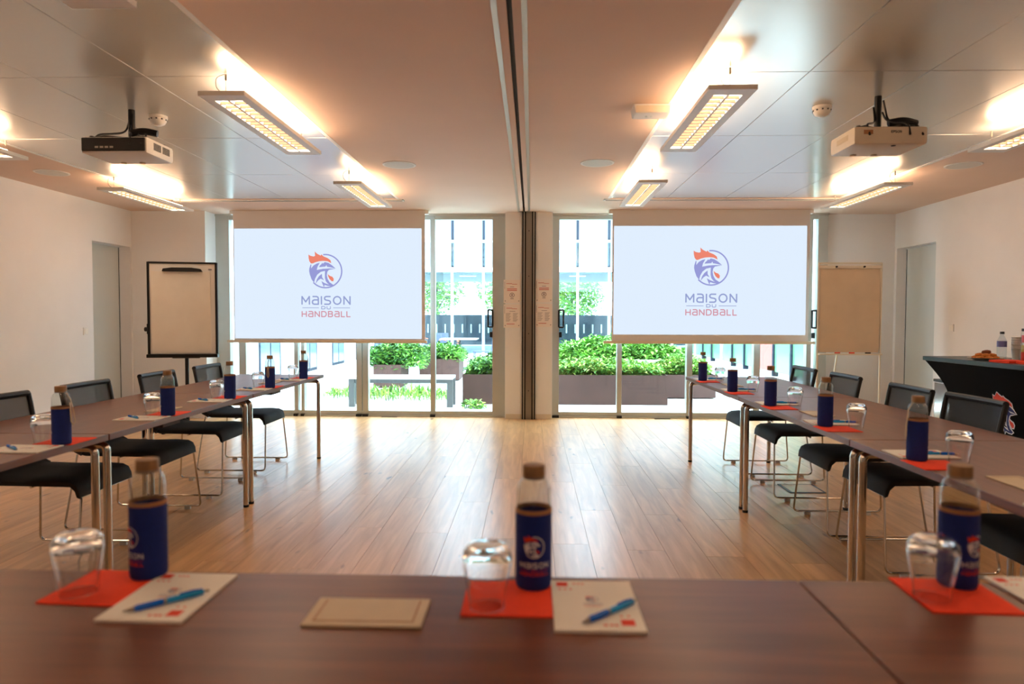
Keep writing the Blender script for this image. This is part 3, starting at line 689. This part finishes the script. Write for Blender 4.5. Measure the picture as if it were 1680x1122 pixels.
# ------------------------------------------------------------------ posters, switches
def poster(x,z,kind,label):
    t=thing('poster',label,'poster',(x,YW-.1405,z)); w_,h=.205,.285
    MB().box(-w_/2,w_/2,-.0015,0,-h/2,h/2).build('sheet',pmat('poster_paper',(238,226,218),.6),t)
    r=[];g=[]; B=lambda a,b,c,d:[(a,c),(b,c),(b,d),(a,d)]
    r.append(B(-.07,.0,.092,.099)); r.append(B(0,.062,.085,.091)); g.append(B(-.092,-.088,.03,.12))
    for sx in (-.083,.083): g.append(B(sx-.005,sx+.005,-.122,-.11))
    if kind==0:
        g.append(B(-.025,.025,.052,.058)); r.append(B(-.06,.06,.026,.036)); r.append(B(-.06,.06,.008,.018))
        dk=ring(.022,.030,0,360,20); dk=[[(a,b-.045) for a,b in p] for p in dk]; g+=dk; g.append(B(-.008,.008,-.058,-.03)); g.append(B(-.02,.02,-.092,-.084))
    else:
        g.append(B(-.03,.04,.055,.06))
        for k in range(9):
            for x0 in (-.075,.012): g.append(B(x0,x0+.06-.008*(k%3),.03-k*.012,.034-k*.012))
        r.append(B(-.065,.03,-.102,-.094))
    print_mesh([r,g],'poster_print',[pmat('poster_red',(205,110,100),.6),pmat('poster_ink',(140,126,128),.6)],t,lambda u,v:(u,-.0022,v))
poster(cx-.205,1.565,0,'upper notice with round pictogram on left half of post')
poster(cx-.205,1.265,1,'lower notice with two text columns on left half of post')
poster(cx+.185,1.575,0,'upper notice with round pictogram on right half of post')
poster(cx+.185,1.275,1,'lower notice with two text columns on right half of post')
t=thing('poster','pale notice taped to the reveal beside the left window','poster',(WXL+.0005,8.36,1.42))
MB().box(0,.0012,-.06,.06,-.2,.2).build('sheet',PAPER,t)
MB().box(.0012,.0018,-.05,.05,.14,.155).build('poster_print',GREYP,t); MB().box(.0012,.0018,-.04,.04,.06,.12).build('poster_print',GREYP,t); MB().box(.0012,.0018,-.045,.045,-.13,-.05).build('poster_print',GREYP,t)
for x,y,z,s,l in ((XL,7.33,1.085,1,'beside the left recessed door'),(XR,7.40,1.15,-1,'beside the right recessed door')):
    t=thing('light_switch','small white light switch on wall '+l,'switch',(x,y,z))
    MB().box(min(0,s*.009),max(0,s*.009),-.041,.041,-.041,.041).build('plate',WHITE,t,bevel=.002)
    MB().box(min(s*.009,s*.013),max(s*.009,s*.013),-.026,.026,-.028,.028).build('rocker',PAPER,t,bevel=.001)
t=thing('floor_box','dark framed floor socket box under the right row','floor box',(1.98,5.02,0))
MB().box(-.13,.13,-.13,.13,0,.004).build('frame',BLACKM,t,bevel=.001); MB().box(-.11,.11,-.11,.11,.004,.0055).build('lid',OAK,t)

# ------------------------------------------------------------------ buffet with black stretch cover
BX0,BX1,BY0,BY1,BZ=3.36,3.96,3.75,5.92,.93
t=thing('buffet_table','tall buffet table under black stretch cover with rooster emblem','table',((BX0+BX1)/2,(BY0+BY1)/2,0),R(1.5))
hx,hy=(BX1-BX0)/2,(BY1-BY0)/2
MB().box(-hx,hx,-hy,hy,BZ-.035,BZ).build('tabletop',pmat('buffet_top',(40,52,58),.35),t,bevel=.006)
def binset(q): return .19*math.sin(PI/2*((1-q)/.38 if q>.62 else q/.62))
cv=MB(); vv=[];ff=[]; NZ,NP=24,64
for j in range(NZ+1):
    q=j/NZ; z=(BZ-.036)*q; inset=binset(q)
    for k in range(NP):
        a=k/NP*4; side=int(a); f=a-side
        cor=[(-1,-1),(1,-1),(1,1),(-1,1)]; A=cor[side]; B_=cor[(side+1)%4]
        px=(A[0]*(1-f)+B_[0]*f); py=(A[1]*(1-f)+B_[1]*f)
        ex=hx-inset*.5-.015; ey=hy-inset-.015
        vv.append((px*ex,py*ey,z))
for j in range(NZ):
    for k in range(NP): ff.append((j*NP+k,j*NP+(k+1)%NP,(j+1)*NP+(k+1)%NP,(j+1)*NP+k))
cv.add(vv,ff).build('stretch_cover',pmat('black_stretch',(9,8,9),.9,spec=.15),t,smooth=True)
def cover_x(z):
    return -(hx-binset(z/(BZ-.036))*.5-.015)-.003
emb_y=5.045-(BY0+BY1)/2; k=.058; ez=.546
def grow(p,d):
    cxx=sum(a for a,b in p)/len(p); cyy=sum(b for a,b in p)/len(p); n=len(p); out=[]
    for i in range(n):
        a=Vector(p[i-1]);b=Vector(p[i]);c=Vector(p[(i+1)%n]); e1=(b-a).normalized(); e2=(c-b).normalized()
        nn=Vector((e1.y+e2.y,-(e1.x+e2.x))); nn=nn.normalized() if nn.length>1e-6 else Vector((0,0))
        area=sum(p[q][0]*p[(q+1)%n][1]-p[(q+1)%n][0]*p[q][1] for q in range(n))
        out.append(tuple(b+nn*d*(1 if area>0 else -1)))
    return out
cuts=[q*.4 for q in range(-7,8)]
def embmap(off): return lambda u,v:(cover_x(ez+v*k)-off,emb_y-u*k,ez+v*k)
def emb(groups,name,mats,off):
    o=print_mesh([[ [(y,x) for x,y in p] for p in g] for g in groups],name,mats,t,lambda a,b:embmap(off)(b,a),cuts); return o
emb([[grow(p,.14) for p in E_ORANGE+E_NAVY]],'emblem_outline',[WHITEP],.001)
emb([E_ORANGE,E_NAVY],'emblem',[REDP,NAVYP],.0035)
# things on the buffet
zb=BZ+.0005
t=thing('cookie_plate','pale plate on the buffet under a pile of golden cookies','plate',(3.50,5.36,zb))
MB().lathe([(0,.0),(.07,.0),(.12,.018),(.122,.02),(.07,.006),(0,.005)],32).build('dish',CREAM,t,smooth=True)
COOK=pmat('golden_biscuit',(196,120,52),.8,noise=.2,scale=60,bump=.4)
BROWN=pmat('brown_biscuit',(120,62,30),.8,noise=.2,scale=60,bump=.4)
ck=None; rn=random.Random(3)
spots=[(.065*math.cos(a),.065*math.sin(a),.010) for a in [2*PI*q/7 for q in range(7)]]+[(0,0,.010)]+[(.045*math.cos(a),.045*math.sin(a),.030) for a in [2*PI*q/5+.4 for q in range(5)]]+[(.005,0,.050)]
for i,(x,y,z) in enumerate(spots):
    last=i>=len(spots)-1
    sc_=1.15 if last else 1
    o=MB().lathe([(0,0),(.022*sc_,.0),(.028*sc_,.008*sc_),(.024*sc_,.019*sc_),(.012*sc_,.023*sc_),(0,.024*sc_)],14).build('cookie',BROWN if last else COOK,None,smooth=True)
    o.location=(3.50+x,5.36+y,zb+z); o.rotation_euler=(rn.uniform(-.12,.12),rn.uniform(-.12,.12),rn.uniform(0,6))
    tag(o,('dark brown cookie on top of the pile on the plate' if last else 'golden cookie in the pile on the buffet plate'),'cookie',None if last else 'golden cookies on the plate')
t=thing('plastic_bottle','clear plastic water bottle with violet label on the buffet','bottle',(3.66,5.42,zb))
MB().lathe([(0,0),(.03,0),(.033,.008),(.033,.13),(.031,.15),(.015,.185),(.013,.19),(.013,.2)],20).build('body',thin_glass('pet_plastic',(.86,.90,.93),.10,.1),t,smooth=True)
MB().lathe([(.0335,.10),(.0335,.145)],20).build('label',pmat('violet_label',(120,120,180),.5),t,smooth=True)
MB().lathe([(0,.2),(.015,.2),(.015,.218),(0,.219)],14).build('cap',DGREY,t,smooth=True)
for i,(x,y,r_) in enumerate(((3.47,5.06,.2),(3.52,4.86,-.15))):
    t=thing('napkin_stack',('red napkin stack on the buffet beside the cookies','red napkin stack on the buffet at the picture edge')[i],'napkin',(x,y,zb),r_)
    MB().box(-.085,.085,-.085,.085,0,.018).build('napkins',RED,t,bevel=.002)
t=thing('paper_cup_stack','tall stack of white paper cups on the buffet','cups',(3.76,5.40,zb))
for q in range(6): MB().lathe([(.026,0),(.036,.085),(.038,.087),(.036,.089)],18,(0,0,q*.018)).build('cup',WHITE,t,smooth=True)
t=thing('juice_carafe','glass jar with red and yellow contents on the buffet','jar',(3.72,5.22,zb))
MB().lathe([(0,0),(.045,0),(.048,.01),(.048,.2),(.04,.225)],20).build('jar_body',thin_glass('jar_glass',(.93,.93,.9),.1,.1),t,smooth=True)
for z0_,z1_,m in ((.004,.07,REDP),(.07,.12,pmat('yellow_food',(206,170,60),.6)),(.14,.195,REDP)): MB().lathe([(0,z0_),(.043,z0_),(.043,z1_),(0,z1_)],20).build('contents',m,t,smooth=True)
MB().lathe([(0,.225),(.044,.225),(.044,.245),(0,.247)],20).build('lid',DGREY,t,smooth=True)
t=thing('waste_bin','polished metal waste bin behind the buffet','bin',(3.92,6.38,0))
MB().prism([(-.13,0),(.13,0),(.14,.66),(-.14,.66)],-.13,.13).build('bin_body',CHROME,t,bevel=.01)
MB().box(-.145,.145,-.135,.135,.66,.685).build('bin_lid',BLACK,t,bevel=.006)

# ------------------------------------------------------------------ courtyard
struct(MB().box(-30,30,YW+.12,70,-.2,-.03).build('floor_courtyard',PAVE),'pale paved courtyard outside the windows')
struct(MB().box(-3.9,5.0,YW+.32,10.6,-.03,-.012).build('floor_gravel',GRAV),'white gravel strip outside the windows')
def leafmat(name,rgb):
    m=pmat(name,rgb,.55,noise=.35,scale=3); return m
LG=[leafmat('leaf_green',(92,148,62)),leafmat('leaf_bright',(128,178,72)),leafmat('leaf_dark',(62,110,56)),leafmat('leaf_yellow',(176,190,92))]
def leaves(n,cfun,size,seed,blade=False):
    rn=random.Random(seed); m=MB()
    for _ in range(n):
        x,y,z=cfun(rn)
        a=rn.uniform(0,2*PI); el=rn.uniform(-.3,1.0) if not blade else rn.uniform(.7,1.4); L_=size*rn.uniform(.6,1.3); w_=L_*(.22 if not blade else .05)
        d=Vector((math.cos(a)*math.cos(el),math.sin(a)*math.cos(el),math.sin(el))); sd=Vector((-math.sin(a),math.cos(a),0))*w_
        p=Vector((x,y,z)); q=p+d*L_*.55; e=p+d*L_-Vector((0,0,L_*.25))
        m.cur=rn.randrange(3)
        m.add([p,q+sd,e,q-sd],[(0,1,2,3)])
    return m
def planter(name,label,x0,x1,y0,y1,h):
    t=thing(name,label,'planter',((x0+x1)/2,(y0+y1)/2,-.012)); a,b=(x1-x0)/2,(y1-y0)/2; k=.012
    for nm,B in (('panel',(-a,a,-b,-b+k)),('panel',(-a,a,b-k,b)),('panel',(-a,-a+k,-b+k,b-k)),('panel',(a-k,a,-b+k,b-k))): MB().box(B[0],B[1],B[2],B[3],0,h).build(nm,CORTEN,t)
    MB().box(-a+k,a-k,-b+k,b-k,0,h-.06).build('soil',pmat('soil',(70,52,40),.9,noise=.3,scale=30),t)
def plant(label,x0,x1,y0,y1,z0,z1,n,size,seed,mats,cat='plant',blade=False,flowers=0,lump=.18):
    cxx,cyy=(x0+x1)/2,(y0+y1)/2
    t=thing('shrub',label,cat,(cxx,cyy,z0))
    def f(rn):
        u,v=rn.uniform(-1,1),rn.uniform(-1,1); top=(z1-z0)*(1-.35*u*u-.2*v*v)*(1-lump+lump*math.sin(u*9+seed)*math.cos(v*5+u*4))
        return (u*(x1-x0)/2,v*(y1-y0)/2,top*rn.random()**.6*(.85 if not blade else .25))
    leaves(n,f,size,seed,blade).build('foliage',mats,t)
    st=MB(); rn=random.Random(seed+1)
    for _ in range(14):
        x=rn.uniform(-.8,.8)*(x1-x0)/2; y=rn.uniform(-.8,.8)*(y1-y0)/2; st.tube([(x,y,-.05),(x*1.05,y,(z1-z0)*.6)],.005,5)
    st.build('stems',LG[2],t)
    if flowers:
        fm=MB()
        for _ in range(flowers):
            x,y,z=f(rn); fm.lathe([(0,0),(.02,.008),(.022,.018),(0,.022)],6,(x,y,(z1-z0)*rn.uniform(.7,1.0)))
        fm.build('blossoms',pmat('orange_blossom',(222,120,90),.6),t)
planter('corten_planter','long rusty steel planter outside the right window',-1.0,1.96,9.85,11.1,.43)
planter('corten_planter','low rusty planter at the right end of the long planter',2.0,2.9,10.8,11.6,.36)
planter('corten_planter','rusty planter behind the courtyard bench',-2.85,-2.35,12.2,13.0,.40)
planter('corten_planter','rusty planter beside the courtyard dining set',-2.25,-1.45,13.6,14.5,.42)
G1=[LG[0],LG[1],LG[2]]; G2=[LG[1],LG[0],LG[3]]
plant('leafy green plants filling the long planter behind the post',-.95,.06,9.95,11.0,.36,.80,5000,.085,11,G1)
plant('leafy green plants filling the right half of the long planter',.12,1.9,9.95,11.0,.36,.70,11000,.075,12,G2)
plant('feathery green shrub in the low end planter',2.05,2.85,10.85,11.5,.3,.75,3500,.08,13,G2)
plant('tall bright green hedge growing behind the white garden bench',.2,3.0,12.7,13.8,.0,1.12,16000,.13,14,[LG[1],LG[0],LG[1]],lump=.08)
plant('bushy green shrub with orange blossoms in planter behind bench',-3.0,-2.0,12.2,13.2,.3,1.0,5000,.10,15,G1,flowers=40)
plant('green flowering shrub in planter beside the dining set',-2.3,-1.4,13.6,14.6,.35,.80,4000,.10,16,G1,flowers=18)
plant('low tuft of yellow green grass below the bench',-2.55,-1.25,9.95,10.7,-.012,.30,750,.22,17,[LG[3],LG[1],LG[0]],cat='grass',blade=True,lump=.45)
plant('thin strip of grass at the left of the bench',-3.2,-2.6,10.3,11.0,-.012,.14,500,.18,18,[LG[3],LG[1],LG[0]],cat='grass',blade=True)
plant('small weed in gravel by the post',-.95,-.65,9.3,9.6,-.012,.12,120,.10,19,G2)
def bench(label,x0,x1,y,z,d,mt,ml):
    t=thing('garden_bench',label,'bench',((x0+x1)/2,y,-.012)); a=(x1-x0)/2
    n=4
    for k in range(n): MB().box(-a,a,-d/2+k*d/n+.006,-d/2+(k+1)*d/n-.006,z-.035,z).build('slat',mt,t,bevel=.004)
    for s in (-1,1):
        for sy in (-1,1): MB().box(s*(a-.04)-.04,s*(a-.04)+.04,sy*(d/2-.04)-.035,sy*(d/2-.04)+.035,0,z-.036).build('leg',ml,t)
    MB().box(-a+.08,a-.08,-d/2+.03,-d/2+.05,z-.09,z-.036).build('apron',ml,t)
bench('pale slatted bench with grey legs outside the left window',-2.56,-1.10,9.65,.425,.40,WHITE,pmat('bench_leg_grey',(104,106,106),.5))
bench('white bench between plants behind the long planter',1.05,2.35,12.2,.50,.36,WHITE,WHITE)
# outdoor dining set
t=thing('garden_table','small grey table in the courtyard','table',(-1.80,17.0,-.03))
MB().box(-.45,.45,-.4,.4,.72,.75).build('tabletop',ALUL,t); MB().cyl(0,0,.02,.72,.04,12).build('pedestal',DGREY,t); MB().box(-.25,.25,-.25,.25,0,.02).build('base',DGREY,t)
GCH=pmat('blue_grey_plastic',(78,88,114),.5)
def gchair(x,y,r_,label):
    t=thing('garden_chair',label,'chair',(x,y,-.03),r_,'garden chairs')
    MB().box(-.22,.22,-.22,.22,.43,.455).build('seat',GCH,t,bevel=.006)
    MB().prism([(-.24,.45),(-.215,.45),(-.26,.86),(-.285,.86)],-.21,.21).build('backrest',GCH,t,bevel=.006)
    for sx in (-1,1):
        for sy in (-1,1): MB().tube([(sx*.19,sy*.19,.43),(sx*.23,sy*.21,0)],.013,6).build('leg',GCH,t)
gchair(-2.42,16.75,.0,'blue grey chair left of the courtyard table'); gchair(-1.2,16.7,PI,'blue grey chair right of the courtyard table'); gchair(-2.2,17.6,-.9,'blue grey chair behind the courtyard table')
# opposite building
FW=pmat('facade_white',(236,238,238),.6); FD=pmat('facade_dark',(40,48,60),.6,spec=.2); FC=pmat('soffit_grey',(112,122,122),.7)
PANEB=thin_glass('facade_glass',(.80,.92,.94),.06)
YF2=24.0; bsp=1.10
t=thing('office_building','white framed glass building across the courtyard','building',(0,YF2,-.03))
for z0,z1,y1 in ((2.86,3.02,6),(6.2,6.6,6)): MB().box(-9,9,-.1,y1,z0,z1).build('floor_slab',FW,t)
MB().box(-9,9,.2,6,2.82,2.86).build('soffit',FC,t)
MB().box(-9,9,-.12,-.04,3.88,3.96).build('rail_band',FW,t)
MB().box(-9,9,3.6,3.8,3.02,6.2).build('rear_partition',pmat('bright_interior',(190,204,210),.8),t)
MB().box(-9,9,-.05,6,-.02,.02).build('ground_slab',FC,t)
for i in range(-8,9):
    x=i*bsp-.55-.05
    MB().box(x-.04,x+.04,-.05,.05,.02,2.86).build('mullion',FW,t)
    MB().box(x-.045,x+.045,.06,.16,3.02,6.2).build('column',FD,t)
    if i<8:
        MB().box(x+.04,x+bsp-.04,-.005,.005,.02,2.86).build('pane',PANEB,t)
        MB().box(x+.01,x+bsp-.01,-.09,-.075,3.06,3.88).build('balustrade_pane',PANEB,t)
for x in (-2.4,-.4,1.7): MB().box(x-.3,x+.3,1.5,1.7,2.80,2.82).build('ceiling_lamp',emis('soffit_lamp',(255,240,220),2.0),t)
t=thing('garden_fence','dark fence with white pickets beyond the glass building','fence',(0,31.5,-.03))
MB().box(-14,14,0,.05,0,1.38).build('fence_board',pmat('fence_dark',(62,66,76),.7),t)
for k in range(-30,31):
    MB().box(k*.4-.03,k*.4+.03,-.04,0,.55,.95).build('picket',WHITE,t)
rn=random.Random(5)
def tree(x,y,h,w_,seed,label):
    t=thing('courtyard_tree',label,'tree',(x,y,-.03))
    MB().tube([(0,0,0),(.05,.02,h*.3),(0,.05,h*.6)],[.12,.09,.05],8).build('trunk',pmat('bark',(84,70,58),.9,noise=.3,scale=15),t,smooth=True)
    for k in range(4):
        a=k*1.6; MB().tube([(.03,.02,h*(.3+.07*k)),(math.cos(a)*w_*.5,math.sin(a)*w_*.5,h*(.55+.08*k))],[.05,.02],6).build('branch',MATS['bark'],t)
    def f(r_):
        while True:
            a,b,c=[r_.uniform(-1,1) for _ in range(3)]
            if a*a+b*b+c*c<1: break
        return (a*w_,b*w_,h*.62+c*h*.40)
    leaves(3800,f,.32,seed).build('foliage',[LG[1],LG[0],LG[3]],t)
tree(-5.6,40,5.5,1.7,41,'tree seen through the glass building behind left chair'); tree(-1.6,38,6,1.7,42,'tree beyond the fence, left of the post'); tree(2.4,41,4.2,1.9,43,'low tree beyond the fence, right of the post'); tree(6.9,39,5.5,2.0,44,'tree beyond the fence at far right')
# side wings
WG=pmat('wing_glass',(96,116,132),.08,spec=.8,noise=.3,scale=.6)
t=thing('courtyard_wing','white walled wing with tall windows at left of courtyard','building',(-5.0,16,-.03))
MB().box(-3,0,-6.5,7.6,0,6.5).build('wall',FW,t)
for k in range(6):
    y=-5.4+k*2.3
    wdw=MB().box(-.05,.006,y-.55,y+.55,.05,2.5).build('window',FD,t); 
    MB().box(.006,.012,y-.48,y-.03,.12,2.43).build('pane',WG,wdw); MB().box(.006,.012,y+.03,y+.48,.12,2.43).build('pane',WG,wdw)
t=thing('courtyard_wing','glazed wing with painted green reflections at right of courtyard','building',(5.3,16,-.03))
GR=pmat('wing_painted_reflection',(96,148,108),.2,spec=.4,noise=.25,scale=.5)  # reflected greenery is painted into the pane colour
MB().box(.1,3,-6.5,7.6,0,6.5).build('wall',FW,t)
for k in range(13):
    y=-6.0+k*1.03
    MB().box(.02,.1,y,y+.98,.1,2.7).build('pane',GR if k!=5 else pmat('wing_red_panel',(206,92,80),.5),t)
    MB().box(-.02,.1,y-.07,y,0,2.8).build('mullion',FD if k%3 else FW,t)
